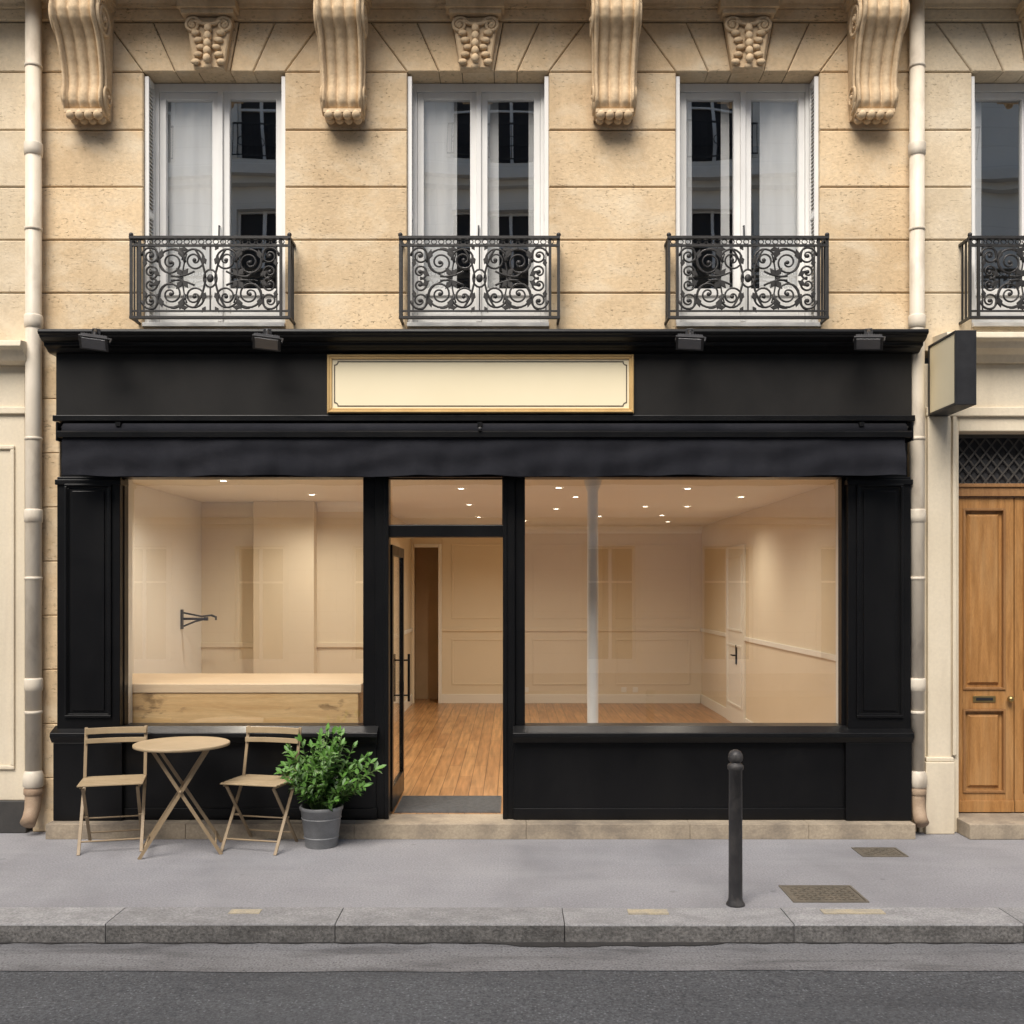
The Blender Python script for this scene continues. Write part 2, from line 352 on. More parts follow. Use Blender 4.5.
# ------------------------------------------------------------ main building masonry
bld=empty('shop_building')
rb=empty('neighbouring_building')
lb=empty('neighbouring_building.001')
ZT=Z(13)
WINS=[(143,285),(407,549),(676,820)]
courses=[352,293,240,187,130,72]
def masonry(u0,u1,wins,parent,M,name):
    g=MB();gap=.004
    ed=[u0]
    for a,b in wins: ed+=[a,b]
    ed.append(u1)
    for k in range(0,len(ed),2):
        a,b=X(ed[k]),X(ed[k+1])
        for i in range(len(courses)-1):
            z0,z1=Z(courses[i]),Z(courses[i+1])
            w=b-a
            if w>2.2:
                q=a+(.9 if i%2 else .45)
                xs=[a]
                while q<b-.4: xs.append(q);q+=1.15
                xs.append(b)
            else: xs=[a,b]
            for j in range(len(xs)-1):
                g.block(xs[j]+(gap if j else 0),xs[j+1]-gap*(j<len(xs)-2),z0+gap,z1-gap,random.uniform(-.002,.002),.26,.009)
    for a,b in wins:
        g.block(X(a)+gap,X(b)-gap,Z(352)+gap,Z(327),0.0,.26,.004)
    zb,zt=Z(72)+gap,Z(22)-gap
    prev_t,prev_b=u0,u0
    for a,b in wins:
        c=(a+b)/2;w=(b-a)/2
        ob=[-w,-w*.55,-16,16,w*.55,w]; ot=[-w-36,-w*.55-22,-25,25,w*.55+22,w+36]
        g.prism([(X(prev_b)+gap,zb),(X(c+ob[0])-gap,zb),(X(c+ot[0])-gap,zt),(X(prev_t)+gap,zt)],0,.26,.009)
        for i in range(5):
            yf=-.012 if i==2 else 0
            g.prism([(X(c+ob[i])+gap,zb),(X(c+ob[i+1])-gap,zb),(X(c+ot[i+1])-gap,zt),(X(c+ot[i])+gap,zt)],yf,.26,.009)
        prev_t,prev_b=c+ot[5],c+ob[5]
    g.prism([(X(prev_b)+gap,zb),(X(u1),zb),(X(u1),zt),(X(prev_t)+gap,zt)],0,.26,.009)
    g.block(X(u0),X(u1),Z(22)+gap,ZT+.02,-.03,.26,.006)
    g.obj(name,[M],parent)
    h=MB()
    for k in range(0,len(ed),2): h.box(X(ed[k])+.03,X(ed[k+1])-.03,.02,.24,Z(352)+.01,Z(74))
    h.box(X(u0)+.01,X(u1)-.01,.02,.24,Z(70),ZT-.02)
    h.obj('mortar_backing',[JOINT],parent)
masonry(33.5,916.5,WINS,bld,STONE,'stone_walls')
masonry(917.5,1700,[(972,1114),(1300,1442)],rb,STONE_R,'stone_walls')
masonry(-700,32.5,[(-250,-108)],lb,STONE_R,'stone_walls')
def upper(parent,x0,x1,M):
    g=MB()
    g.extx([(.24,ZT+.02),(-.06,ZT+.02),(-.06,ZT+.05),(-.10,ZT+.09),(-.42,ZT+.09),(-.44,ZT+.13),(-.50,ZT+.15),(-.50,ZT+.30),(.24,ZT+.30)],x0,x1)
    z=ZT+.305; bays=[q for q in [-12.6,-9.4,-7.2,-4.9,-2.59,-.295,2.06,4.6,7.1,9.6,12.0] if x0+.7<q<x1-.7]
    z1=z+3.6
    prev=x0
    for q in bays:
        g.box(prev,q-.6,0,.26,z,z1); g.box(q-.6,q+.6,0,.26,z+2.5,z1); prev=q+.6
    g.box(prev,x1,0,.26,z,z1)
    g.box(x0,x1,-.25,.3,z1,z1+.3)
    g.obj('upper_storey',[M],parent)
    h=MB()
    for q in bays: h.box(q-.6,q+.6,.2,.24,z,z+2.5)
    h.obj('upper_storey_windows',[DARKR],parent)
    r=MB(); r.add([(x0,.1,z1+.3),(x1,.1,z1+.3),(x1,2.5,z1+3),(x0,2.5,z1+3),(x1,11,z1+3.2),(x0,11,z1+3.2),(x1,11,0),(x0,11,0)],[(0,1,2,3),(3,2,4,5),(5,4,6,7)])
    r.obj('roof',[ZINC],parent)
upper(bld,X(33.5),X(916.5),STONE);upper(rb,X(917.5),X(1700),STONE_R);upper(lb,X(-700),X(32.5),STONE_R)

# consoles
def interp(tab,t):
    for i in range(len(tab)-1):
        a,b=tab[i],tab[i+1]
        if t<=b[0]:
            k=(t-a[0])/(b[0]-a[0])
            return a[1]+(b[1]-a[1])*k
    return tab[-1][1]
OT=[(0,.33),(.05,.375),(.12,.405),(.2,.41),(.27,.385),(.33,.325),(.40,.275),(.48,.24),(.58,.205),(.68,.185),(.76,.185),(.84,.205),(.90,.20),(.95,.165),(.985,.10),(1,.05)]
def make_console():
    g=MB();Hh=.97;NS=60;NU=64
    vs=[];fs=[]
    for i in range(NS+1):
        t=i/NS;z=-t*Hh;o=interp(OT,t);w=.385-.05*t
        for j in range(NU+1):
            u=j/NU
            e=min(u,1-u)
            if e<.10: r=.010+.026*math.sin(e/.10*math.pi)**.5
            else:
                uu=(u-.10)/.80
                r=.044*abs(math.sin(3*math.pi*uu))**.6-.034
            r*= min(1,t*9)*min(1,(1-t)*10+.15)
            vs.append(((u-.5)*w,-(o+r),z))
    for i in range(NS):
        for j in range(NU):
            k=i*(NU+1)+j;fs.append((k,k+1,k+NU+2,k+NU+1))
    g.add(vs,fs,0,.5,True)
    for sd in (0,1):
        vv=[];ff=[]
        for i in range(NS+1):
            t=i/NS;x=(sd-.5)*(.385-.05*t)
            vv+=[(x,-interp(OT,t),-t*Hh),(x,0,-t*Hh)]
        for i in range(NS): ff.append((2*i,2*i+2,2*i+3,2*i+1))
        g.add(vv,ff,0,.5)
        for (cy,cz,r0,turn,sg) in ((-.235,-.20,.145,2.3,1),(-.105,-.80,.085,1.8,-1)):
            t0=-cz/Hh; x=(sd-.5)*(.385-.05*t0)+(.006 if sd else -.006)
            pts=[];rad=[]
            for q in range(46):
                a=q/45;rr=r0*(1-a)**.85+.012;an=sg*a*turn*2*math.pi+(math.pi/2 if sg>0 else -math.pi/2)
                pts.append((x,cy+rr*math.cos(an),cz+rr*math.sin(an)));rad.append(.022*(1-a*.5)*(r0/.165)**.5)
            g.tube(pts,.02,6,0,False,rad)
            g.sphere((x,cy,cz),.03*(r0/.165)**.5,0,10)
        pts=[((sd-.5)*(.385-.05*(i/40))+(.004 if sd else -.004),-interp(OT,i/40)+.03,-i/40*Hh) for i in range(3,40)]
        g.tube(pts,.014,6)
    g.box(-.235,.235,-.455,0,.0,.075);g.box(-.215,.215,-.425,0,-.035,-.001)
    for k in range(4): 
        x=(k-1.5)*.078
        g.sphere((x,-.165,-Hh-.005),.043,0,10,(1,1,.95));g.sphere((x,-.08,-Hh-.01),.038,0,10)
    g.box(-.16,.16,-.195,0,-Hh+.005,-Hh+.035)
    return g
cm=None
for i,xc in enumerate((-3.65,-1.445,(X(549)+X(676))/2,3.10)):
    if i==0: cm=make_console().obj('cornice_bracket',[CARVE],bld,(xc,0,ZT+.015))
    else: inst(cm,'cornice_bracket',(xc,0,ZT+.015),0,bld)
inst(cm,'cornice_bracket',(X(1210),0,ZT+.015),0,rb)
def make_key():
    g=MB()
    g.box(-.25,.25,-.16,0,-.01,.055);g.box(-.225,.225,-.13,0,-.05,-.012)
    g.prism([(-.13,-.50),(.13,-.50),(.20,-.052),(-.20,-.052)],-.075,0,.012)
    for sd in (-1,1):
        pts=[];
        for q in range(30):
            a=q/29;rr=.062*(1-a)+.01;an=a*4*math.pi
            pts.append((sd*(.135-rr*math.cos(an)),-.085,-.13+rr*math.sin(an)))
        g.tube(pts,.015,6)
        g.sphere((sd*.135,-.085,-.13),.022,0,8)
        for k in range(5):
            m=(sd*(.035+.022*abs(2-k)+.03),-.09,-.20-.062*k)
            g.sphere(m,.042,0,8,(1.0,.55,.62))
    for k in range(5):
        g.sphere((0,-.105-.008*k,-.17-.068*k),.046,0,10,(.75,.75,.85))
    g.sphere((0,-.10,-.49),.036,0,10);
    g.tube([(x/10*.11,-.09,-.10-.03*math.cos(x/10*math.pi/2)) for x in range(-10,11)],.017,6)
    return g
km=None
for a,b in WINS:
    xc=(X(a)+X(b))/2-.02
    if km is None: km=make_key().obj('keystone_ornament',[CARVE],bld,(xc,-.01,Z(16)))
    else: inst(km,'keystone_ornament',(xc,-.01,Z(16)),0,bld)
inst(km,'keystone_ornament',(X(1043),-.01,Z(16)),0,rb)

# upper windows
def upwin(a,b,parent,cur):
    x0,x1=X(a),X(b);z0,z1=Z(327),Z(72);y=.2
    g=MB()
    g.box(x0+.001,x1-.001,-.03,.262,z0-.0,z0+.035)
    zb=z0+.037
    g.box(x0+.002,x0+.07,y,y+.08,zb,z1-.002);g.box(x1-.07,x1-.002,y,y+.08,zb,z1-.002)
    g.box(x0+.07,x1-.07,y,y+.08,z1-.075,z1-.002);g.box(x0+.07,x1-.07,y,y+.08,zb,zb+.06)
    xm=(x0+x1)/2
    for (c,d) in ((x0+.072,xm-.022),(xm+.022,x1-.072)):
        s=.055;yy=y+.015
        g.box(c,c+s,yy,yy+.05,zb+.062,z1-.077);g.box(d-s,d,yy,yy+.05,zb+.062,z1-.077)
        g.box(c+s,d-s,yy,yy+.05,z1-.135,z1-.077);g.box(c+s,d-s,yy,yy+.05,zb+.062,zb+.14)
        g.box(c+s,d-s,yy+.002,yy+.048,zb+.30,zb+.36)
        g.box(c+s,d-s,yy+.02,yy+.04,zb+.14,zb+.30)
    g.box(xm-.0215,xm+.0215,y-.012,y+.07,zb+.062,z1-.078)
    g.tube([(xm,y-.02,zb+.9),(xm,y-.045,zb+.9),(xm,y-.05,zb+.78)],.008,6,1)
    g.obj('window_frame',[WHITE,DARKMET],parent,bevel=.005)
    q=MB()
    for (c,d) in ((x0+.127,xm-.077),(xm+.077,x1-.127)):
        t=random.uniform(-.003,.003);t2=random.uniform(-.002,.002);yy=y+.045
        q.add([(c,yy+t,zb+.36),(d,yy-t,zb+.36),(d,yy-t+t2,z1-.135),(c,yy+t+t2,z1-.135)],[(0,1,2,3)])
    q.obj('window_glass',[GLASSU],parent)
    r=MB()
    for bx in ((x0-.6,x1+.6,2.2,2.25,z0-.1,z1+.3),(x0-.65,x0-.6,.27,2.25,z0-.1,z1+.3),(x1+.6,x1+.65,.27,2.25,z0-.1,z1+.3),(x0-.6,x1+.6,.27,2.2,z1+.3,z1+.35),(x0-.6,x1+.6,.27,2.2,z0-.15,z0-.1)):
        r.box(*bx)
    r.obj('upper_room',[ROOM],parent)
    cu=MB()  # curtains added to brighten panes where the reflected pale wall is too dim
    for (ca,cb) in cur:
        c,d=x0+(x1-x0)*ca,x0+(x1-x0)*cb
        vs=[];fs=[];nn=max(20,int((d-c)*120))
        for i in range(nn+1):
            xx=c+(d-c)*i/nn;ph=(xx-c)*38
            vs+=[(xx+.01*math.sin(ph*.4),.315+.010*math.sin(ph+.8*math.sin(xx*9)),z0+.02),(xx,.305+.006*math.sin(ph),z1)]
        for i in range(nn): fs.append((2*i,2*i+2,2*i+3,2*i+1))
        cu.add(vs,fs,0,.5,True)
    cu.obj('pane_brightening_curtains',[BRIGHTCURT],parent)
    s=MB()
    for sd in (0,1):
        xa=x0+.003 if sd==0 else x1-.038
        s.box(xa,xa+.035,.035,.055,zb,z1-.02);s.box(xa,xa+.035,.165,.19,zb,z1-.02)
        for zz in (zb,zb+.95,z1-.07): s.box(xa+.001,xa+.034,.055,.165,zz,zz+.05)
        zz=zb+.06
        while zz<z1-.1:
            m=Matrix.Translation((xa+.0175,.11,zz+.012))@Matrix.Rotation(.7 if sd==0 else -.7,4,'Y')
            s.obox(m,.030,.108,.006);zz+=.034
    s.obj('shutters',[WHITE],parent)
CU=[[(.03,.50),(.88,.98)],[(.03,.34),(.54,.64),(.86,.98)],[(.03,.15),(.36,.42),(.64,.97)]]  # spans of the added curtains, set where panes should look pale
for (a,b),c in zip(WINS,CU): upwin(a,b,bld,c)
upwin(972,1114,rb,[(.03,.18),(.6,.97)]);upwin(1300,1442,rb,CU[0]);upwin(-250,-108,lb,CU[1])

# balcony railing
def make_rail():
    g=MB();W=.685;T=.70
    def b(x0,x1,z0,z1,y0=-.012,y1=.012): g.box(x0,x1,y0,y1,z0,z1)
    b(-W,W,T-.022,T,-.024,.024);b(-W,W,T-.085,T-.068);b(-W,W,.0,.022,-.016,.016);b(-W,W,.06,.074,-.008,.008)
    for sd in (-1,1):
        for xx in (.673,.60): b(sd*xx-.011,sd*xx+.011,.0,T-.02,-.011,.011)
        g.box(sd*.673-.012,sd*.673+.012,.012,.22,T-.022,T-.002);g.box(sd*.673-.010,sd*.673+.010,.012,.22,0.002,.02)
        for k in range(2): g.box(sd*.673-.007,sd*.673+.007,.07+.07*k,.084+.07*k,.02,T-.02)
        g.sphere((sd*.673,0,T+.015),.02,0,8)
    k=-W+.05
    while k<W-.03:
        g.tube([(k+.024*math.cos(a*math.pi/4),0,T-.045+.020*math.sin(a*math.pi/4)) for a in range(8)],.005,4,0,True);k+=.062
    def spiral(cx,cz,r,turn,a0,sg,th=.0095):
        nn=int(16*turn)+6;pts=[];rad=[]
        for q in range(nn):
            a=q/(nn-1);rr=r*(1-a)**.8+.008;an=a0+sg*a*turn*2*math.pi
            pts.append((cx+rr*math.cos(an),0,cz+rr*math.sin(an)));rad.append(th*(1-.2*a))
        g.tube(pts,th,5,0,False,rad);g.sphere((cx,0,cz),.018,0,8,(1,.6,1))
    def arc(p,c,q,th=.0095):
        pts=[]
        for i in range(13):
            t=i/12;pts.append(((1-t)**2*p[0]+2*t*(1-t)*c[0]+t*t*q[0],0,(1-t)**2*p[1]+2*t*(1-t)*c[1]+t*t*q[1]))
        g.tube(pts,th,5)
    def leaf(cx,cz,a,L):
        d=Vector((math.cos(a),math.sin(a)));n_=Vector((-d.y,d.x));p=Vector((cx,cz))
        P=[p,p+d*L*.45+n_*L*.28,p+d*L,p+d*L*.45-n_*L*.28]
        g.prism([(q.x,q.y) for q in P],-.008,.008,.002)
    zc=.345
    for sd in (-1,1):
        for up in (-1,1):
            s=sd*up
            spiral(sd*.135,zc+up*.155,.095,1.9,math.pi/2*(1-sd)+0,s)
            spiral(sd*.335,zc+up*.135,.115,2.1,math.pi/2*(1+sd),-s)
            spiral(sd*.505,zc+up*.19,.070,1.7,math.pi/2*(1-sd),s)
            spiral(sd*.505,zc+up*.055,.055,1.4,-up*math.pi/2,-s)
            arc((sd*.04,zc),(sd*.06,zc+up*.16),(sd*.135,zc+up*.25))
            arc((sd*.135,zc+up*.06),(sd*.25,zc),(sd*.335,zc+up*.02))
            arc((sd*.22,zc+up*.135),(sd*.24,zc+up*.27),(sd*.335,zc+up*.25))
            arc((sd*.45,zc+up*.135),(sd*.44,zc+up*.27),(sd*.505,zc+up*.26))
            arc((sd*.235,zc),(sd*.235,zc+up*.10),(sd*.20,zc+up*.21),.007)
            arc((sd*.235,zc),(sd*.43,zc+up*.04),(sd*.43,zc+up*.16),.007)
            for (lx,lz,a,L) in ((.235,.17,1.3,.10),(.425,.02,.6,.08),(.43,.16,1.8,.09),(.04,.12,1.2,.08),(.56,.10,1.7,.07),(.235,.02,.9,.09),(.235,.02,2.2,.08),(.19,.245,.1,.07),(.04,.24,1.0,.06)):
                leaf(sd*lx,zc+up*lz,(up*a) if sd>0 else (math.pi-up*a if up>0 else math.pi+a),L)
        b(sd*.565-.005,sd*.565+.005,.07,.62,-.005,.005)
    g.tube([(.055*math.cos(a*math.pi/8),0,zc+.075*math.sin(a*math.pi/8)) for a in range(16)],.009,5,0,True)
    g.sphere((0,0,zc),.03,0,8,(1,.5,1.2))
    b(-.006,.006,.07,zc-.07,-.006,.006);b(-.006,.006,zc+.07,.62,-.006,.006)
    return g
rm=None
for (xc,p) in ((-2.565,bld),(X(479.5,-.2),bld),(X(748,-.2),bld),(X(1049,-.2),rb),(X(1371),rb),(X(-179),lb)):
    if rm is None: rm=make_rail().obj('balcony_railing',[IRON],p,(xc,-.2,4.405))
    else: inst(rm,'balcony_railing',(xc,-.2,4.405),0,p)

# ------------------------------------------------------------ black timber shopfront
zp=.13
g=MB()
g.box(-3.9,3.42,-.15,.10,Z(417,-.15),4.16,1)
g.box(-3.88,3.40,-.10,.10,3.07,Z(417,-.15),0)
g.box(-3.92,3.44,-.175,-.10,Z(421,-.175),Z(415,-.175),0)
g.extx([(-.002,4.30),(-.38,4.275),(-.385,4.25),(-.375,4.235),(-.36,4.232),(-.345,4.215),(-.31,4.195),(-.27,4.188),(-.265,4.165),(-.225,4.150),(-.19,4.128),(-.16,4.120),(-.002,4.120)],-3.95,3.47,0)
def pil(x0,x1,yf=-.14):
    g.box(x0,x1,yf,.03,zp+.001,3.069)
    w=.07;a,b2=x0+w,x1-w;za,zb=Z(728,yf)+.09,Z(484,yf)
    for (e,d,i) in ((.022,.022,0),(.012,.012,.022)):
        A,B,C,E=a+i,b2-i,za+i,zb-i
        g.box(A,B,yf-d,yf+.01,E-e,E);g.box(A,B,yf-d,yf+.01,C,C+e)
        g.box(A,A+e,yf-d,yf+.01,C+e,E-e);g.box(B-e,B,yf-d,yf+.01,C+e,E-e)
    g.box(a+.06,b2-.06,yf-.012,yf+.01,za+.06,zb-.06)
    g.box(x0-.012,x1+.012,yf-.02,.03,3.0,3.045)
pil(X(57,-.14),X(120,-.14));pil(X(848,-.14),X(911,-.14))
g.boxp(120.5,124.5,478,726,-.06,.035);g.boxp(841.5,847.5,478,726,-.06,.035)
for (u0,u1) in ((363,376),(515,525)): g.boxp(u0,u1,470,745,-.06,.10)
g.box(X(376,-.06),X(388,-.10),-.10,.10,zp+.001,3.069);g.box(X(503.5,-.1),X(515,-.06),-.10,.10,zp+.001,3.069)
g.box(X(384,-.115),X(388,-.115)+.006,-.115,-.05,zp+.002,3.06)
g.box(X(503.5,-.115)-.006,X(507,-.115),-.115,-.05,zp+.002,3.06)
def rebate(u0,u1,v0,v1,y=-.02,t=.022,yb=.03):
    x0,x1,z0,z1=X(u0,y),X(u1,y),Z(v1,y),Z(v0,y)
    g.box(x0,x0+t,y,yb,z0,z1);g.box(x1-t,x1,y,yb,z0,z1);g.box(x0+t,x1-t,y,yb,z0,z0+t);g.box(x0+t,x1-t,y,yb,z1-t,z1)
rebate(124.6,365,476,727,t=.010);rebate(523,841.4,476,727,t=.010);rebate(388,503.5,478,526,-.02,.012)
g.box(X(388,-.08),X(503.5,-.08),-.08,.08,Z(537,-.08),Z(525,-.08))
for (ua,ub) in ((50,377),(513,914)):
    xa,xb=X(ua,-.2),X(ub,-.2)
    g.extx([(.10,Z(725,-.05)),(-.10,Z(726,-.1)),(-.205,Z(733,-.2)),(-.21,Z(737,-.2)),(-.19,Z(740,-.2)),(-.17,Z(743,-.18)),(.10,Z(743,-.18))],xa,xb)
zz=Z(743,-.18)
g.box(X(122,-.12),X(376,-.12),-.12,.08,zp+.001,zz);g.box(X(514,-.12),X(846,-.12),-.12,.08,zp+.001,zz)
for (u0,u1) in ((53,122),(846,912)):
    g.box(X(u0,-.17),X(u1,-.17),-.17,.05,zp+.002,zz+.001)
for (u0,u1) in ((122,377),(513,846)):
    g.box(X(u0,-.15)+.002,X(u1,-.15)-.002,-.135,-.118,zp+.003,zp+.10)
g.obj('timber_shopfront',[BLACK,BLACKM],bld,bevel=.005)
q=MB()
for (u0,u1,v0,v1) in ((125.5,364,479,725),(524,840.5,479,725),(389,503,479,525)):
    q.add([(X(u0,.0),.028,Z(v1+1,.03)),(X(u1,.0),.028,Z(v1+1,.03)),(X(u1,.0),.028,Z(v0-2,.03)),(X(u0,.0),.028,Z(v0-2,.03))],[(0,1,2,3)])
q.obj('shop_window_glass',[GLASSS],bld)
g=MB();xa=-1.095;ya,yb=.10,1.08;z0,z1=zp+.02,2.50
g.box(xa,xa+.045,ya,ya+.085,z0,z1);g.box(xa,xa+.045,yb-.085,yb,z0,z1)
g.box(xa,xa+.045,ya+.085,yb-.085,z1-.09,z1);g.box(xa,xa+.045,ya+.085,yb-.085,z0,z0+.2)
g.box(xa+.018,xa+.026,ya+.085,yb-.085,z0+.2,z1-.09,1)
for sx in (xa-.05,xa+.095): g.tube([(sx,yb-.05,1.02),(sx,yb-.05,1.48)],.013,8)
for hz in (1.08,1.42): g.tube([(xa-.05,yb-.05,hz),(xa+.095,yb-.05,hz)],.009,6)
g.box(xa-.003,xa+.048,yb-.075,yb-.03,1.12,1.22)
g.obj('entrance_door',[BLACK,GLASSS],bld,bevel=.003)
g=MB()
for i in range(9):
    za=.0+i*.47;zb2=min(za+.467,4.205)
    g.block(X(33.5),X(58,-.05),za,zb2,-.02,.26,.008);g.block(X(910,-.05),X(916.5),za,zb2,-.02,.26,.008)
g.obj('ground_floor_stone',[STONE],bld)
g=MB()
xs=[-3.93,-2.75,-1.33,.12,1.5,2.5,3.40]
for i in range(6): g.box(xs[i]+.001,xs[i+1]-.001,-.285,.12,.0,.128)
g.obj('stone_step',[STEPS],bld,bevel=.004)

# ------------------------------------------------------------ shop interior
g=MB()
x0,x1=-3.9,3.3;zc=3.2
t=.05
g.box(x0-t,x0,.11,4.0,zp,zc,1)
g.box(x0-t,-1.75,4.0,4.05,zp,zc,0)
g.box(-1.80,-1.75,4.05,9.0,zp,zc,0)
g.box(-1.75,-1.70,9.0,9.05,zp,zc,0);g.box(-1.22,x1,9.0,9.05,zp,zc,0);g.box(-1.70,-1.22,9.0,9.05,2.84,zc,0)
g.box(x1,x1+t,.11,9.05,zp,zc,0)
g.box(x0,X(124.5,-.05),.036,.14,zp,zc,1);g.box(X(841.5,-.05),x1+t,.036,.109,zp,zc,1) 
g.box(x0-t,x1+t,.101,9.05,zc,zc+t,2)
def trimy(x,y0,y1,z0,z1,d): g.box(min(x,x+d),max(x,x+d),y0,y1,z0,z1,1)
g.box(-1.22,x1-.03,8.975,9.0,1.38,1.44,0);g.box(-1.22,x1-.03,8.98,9.0,zp,zp+.16,1)
trimy(x1,.2,5.6,1.38,1.44,-.025);trimy(x1,6.8,9,1.38,1.44,-.025);trimy(x1,.2,5.6,zp,zp+.16,-.02);trimy(x1,6.8,9,zp,zp+.16,-.02)
trimy(-1.75,4.0,9,1.38,1.44,.025);trimy(-1.75,4.0,9,zp,zp+.16,.02)
g.box(x0,-1.75,3.975,4.0,1.38,1.44,0)
g.box(-1.28,-1.22,8.97,9.0,zp,2.9,1);g.box(-1.70,-1.28,8.97,9.0,2.84,2.9,1)
for (a,b) in ((-1.05,.15),(.35,1.6),(1.8,3.1)):
    for (c,d) in ((1.6,2.9),(.45,1.25)):
        g.box(a,b,8.99,9,c,c+.03,0);g.box(a,b,8.99,9,d-.03,d,0);g.box(a,a+.03,8.99,9,c+.03,d-.03,0);g.box(b-.03,b,8.99,9,c+.03,d-.03,0)
g.box(-3.2,-2.45,3.80,4.0,zp,3.199,0)
g.extx([(9.0,3.2),(8.9,3.2),(8.93,3.15),(8.98,3.12),(9.0,3.08)],-1.75,x1,1)
g.extx([(4.0,3.2),(3.9,3.2),(3.93,3.15),(3.98,3.12),(4.0,3.08)],-2.44,-1.75,1)
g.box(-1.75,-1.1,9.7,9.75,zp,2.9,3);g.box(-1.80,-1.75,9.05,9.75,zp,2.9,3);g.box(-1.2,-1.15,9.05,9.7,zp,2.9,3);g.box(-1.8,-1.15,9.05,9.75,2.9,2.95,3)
g.obj('interior_walls',[PLASTER,PLASTERW,CEIL,DARKBR],bld,bevel=.004)
g=MB();g.box(x0,x1,.141,9.8,.0,zp);g.box(-1.08,-.06,.121,.1405,.0,zp);g.obj('interior_floor',[FLOOR],bld)
g=MB();g.box(-1.04,-.10,.145,.85,zp,zp+.012)
for i in range(29): g.box(-1.03,-.11,.155+i*.0235,.165+i*.0235,zp+.012,zp+.018)
g.obj('door_mat',[GRILLE],bld)
g=MB();g.box(3.27,3.299,5.6,6.8,zp,2.75,0)
for (a,b,c,d) in ((5.72,6.68,1.5,2.6),(5.72,6.68,.4,1.3)): g.box(3.255,3.27,a,b,c,c+.03);g.box(3.255,3.27,a,b,d-.03,d);g.box(3.255,3.27,a,a+.03,c+.03,d-.03);g.box(3.255,3.27,b-.03,b,c+.03,d-.03)
g.tube([(3.26,6.05,1.15),(3.21,6.05,1.15),(3.21,6.17,1.15)],.012,8,1);g.box(3.25,3.265,6.02,6.08,1.02,1.3,1)
g.obj('interior_door',[PLASTERW,DARKMET],bld,bevel=.004)
g=MB();g.lathe([(.075,zp),(.075,zp+.05),(.055,zp+.08),(.052,3.05),(.08,3.12),(.09,3.2)],(.78,1.0,0),20)
g.obj('interior_column',[WHITE],bld)
g=MB()
for (sx,sz) in ((1.9,.32),(2.1,.32),(.2,.32)): g.box(sx,sx+.09,8.99,9,sz,sz+.09)
g.obj('wall_sockets',[PLASTERW],bld)
g=MB();g.box(-3.88,-1.33,.145,1.30,1.19,1.27,0);g.box(-3.86,-1.36,.155,.195,zp,1.19,1)
g.box(-1.40,-1.36,.195,1.2,zp,1.19,1);g.box(-3.86,-1.40,1.14,1.2,zp,1.19,1)
g.obj('wooden_counter',[PINET,PINE],bld,bevel=.006)
g=MB();yy=3.2;za=1.76;k_=.72
def sc(dx,dz): return (-3.87+dx*k_*1.15,yy,za+dz*k_)
g.box(-3.9,-3.88,yy-.03,yy+.03,za-.12,za+.11)
g.tube([sc(0,0),sc(.32,0)],.015,8);g.tube([sc(0,.10),sc(.25,.04),sc(.41,.06)],.011,8);g.tube([sc(0,-.12),sc(.17,-.04),sc(.32,0)],.011,8)
g.tube([sc(.39,.06),sc(.46,.03),sc(.46,-.02)],.013,8);g.lathe([(.0,0),(.025,0),(.025,.04),(0,.04)],(sc(.32,0)[0],yy,za-.02),12)
g.obj('wall_mounted_arm',[DARKMET],bld)
g=MB()
spots=[(-2.9,1.4),(-2.3,2.9),(-.55,2.2),(-.5,6.6),(.75,3.2),(1.9,2.2),(1.3,6.4),(2.3,4.6)]
extra=[(.6,5.0),(1.75,4.6),(2.7,3.2),(-.55,4.3),(2.5,7.6),(.5,2.1),(1.0,4.1),(2.2,6.2),(.2,7.4),(-1.5,1.2)]
for k,(sx,sy) in enumerate(spots+extra):
    g.lathe([(0,0),(.036,0)],(sx,sy,zc-.004),16,1,smooth=False)
    g.lathe([(.037,-.006),(.055,-.006),(.057,0)],(sx,sy,zc-.001),16,0)
    if k<len(spots):
        ld=bpy.data.lights.new('downlight','SPOT');ld.energy=96;ld.color=(1,.90,.74);ld.spot_size=math.radians(158);ld.spot_blend=.8;ld.shadow_soft_size=.06
        lo=bpy.data.objects.new('downlight_lamp',ld);scene.collection.objects.link(lo);lo.location=(sx,sy,zc-.03);lo.parent=bld
g.obj('downlights',[WHITE,LAMP],bld)

# ------------------------------------------------------------ signs, lamps, awning
g=MB();y=-.19
x0,x1,z0,z1=X(327,y),X(634,y),Z(413,y),Z(354,y)
g.box(x0+.03,x1-.03,y+.015,-.149,z0+.03,z1-.03,1)
f=.042
def frm(x0,x1,z0,z1,f,ya,yb,m):
    g.prism([(x0,z0),(x1,z0),(x1-f,z0+f),(x0+f,z0+f)],ya,yb,.004,m);g.prism([(x0,z1),(x1,z1),(x1-f,z1-f),(x0+f,z1-f)],ya,yb,.004,m)
    g.prism([(x0,z0),(x0+f,z0+f),(x0+f,z1-f),(x0,z1)],ya,yb,.004,m);g.prism([(x1,z0),(x1-f,z0+f),(x1-f,z1-f),(x1,z1)],ya,yb,.004,m)
frm(x0,x1,z0,z1,f,y,-.149,0);frm(x0+.004,x1-.004,z0+.004,z1-.004,.015,y-.01,y+.01,0)
a=.062;lw=.009;n=.03;yl=y+.012
X0,X1,Z0,Z1=x0+a,x1-a,z0+a,z1-a
for (p,qq) in (((X0+n,Z0),(X1-n,Z0)),((X0+n,Z1),(X1-n,Z1)),((X0,Z0+n),(X0,Z1-n)),((X1,Z0+n),(X1,Z1-n))):
    g.box(min(p[0],qq[0])-lw/2,max(p[0],qq[0])+lw/2,yl,yl+.01,min(p[1],qq[1])-lw/2,max(p[1],qq[1])+lw/2,2)
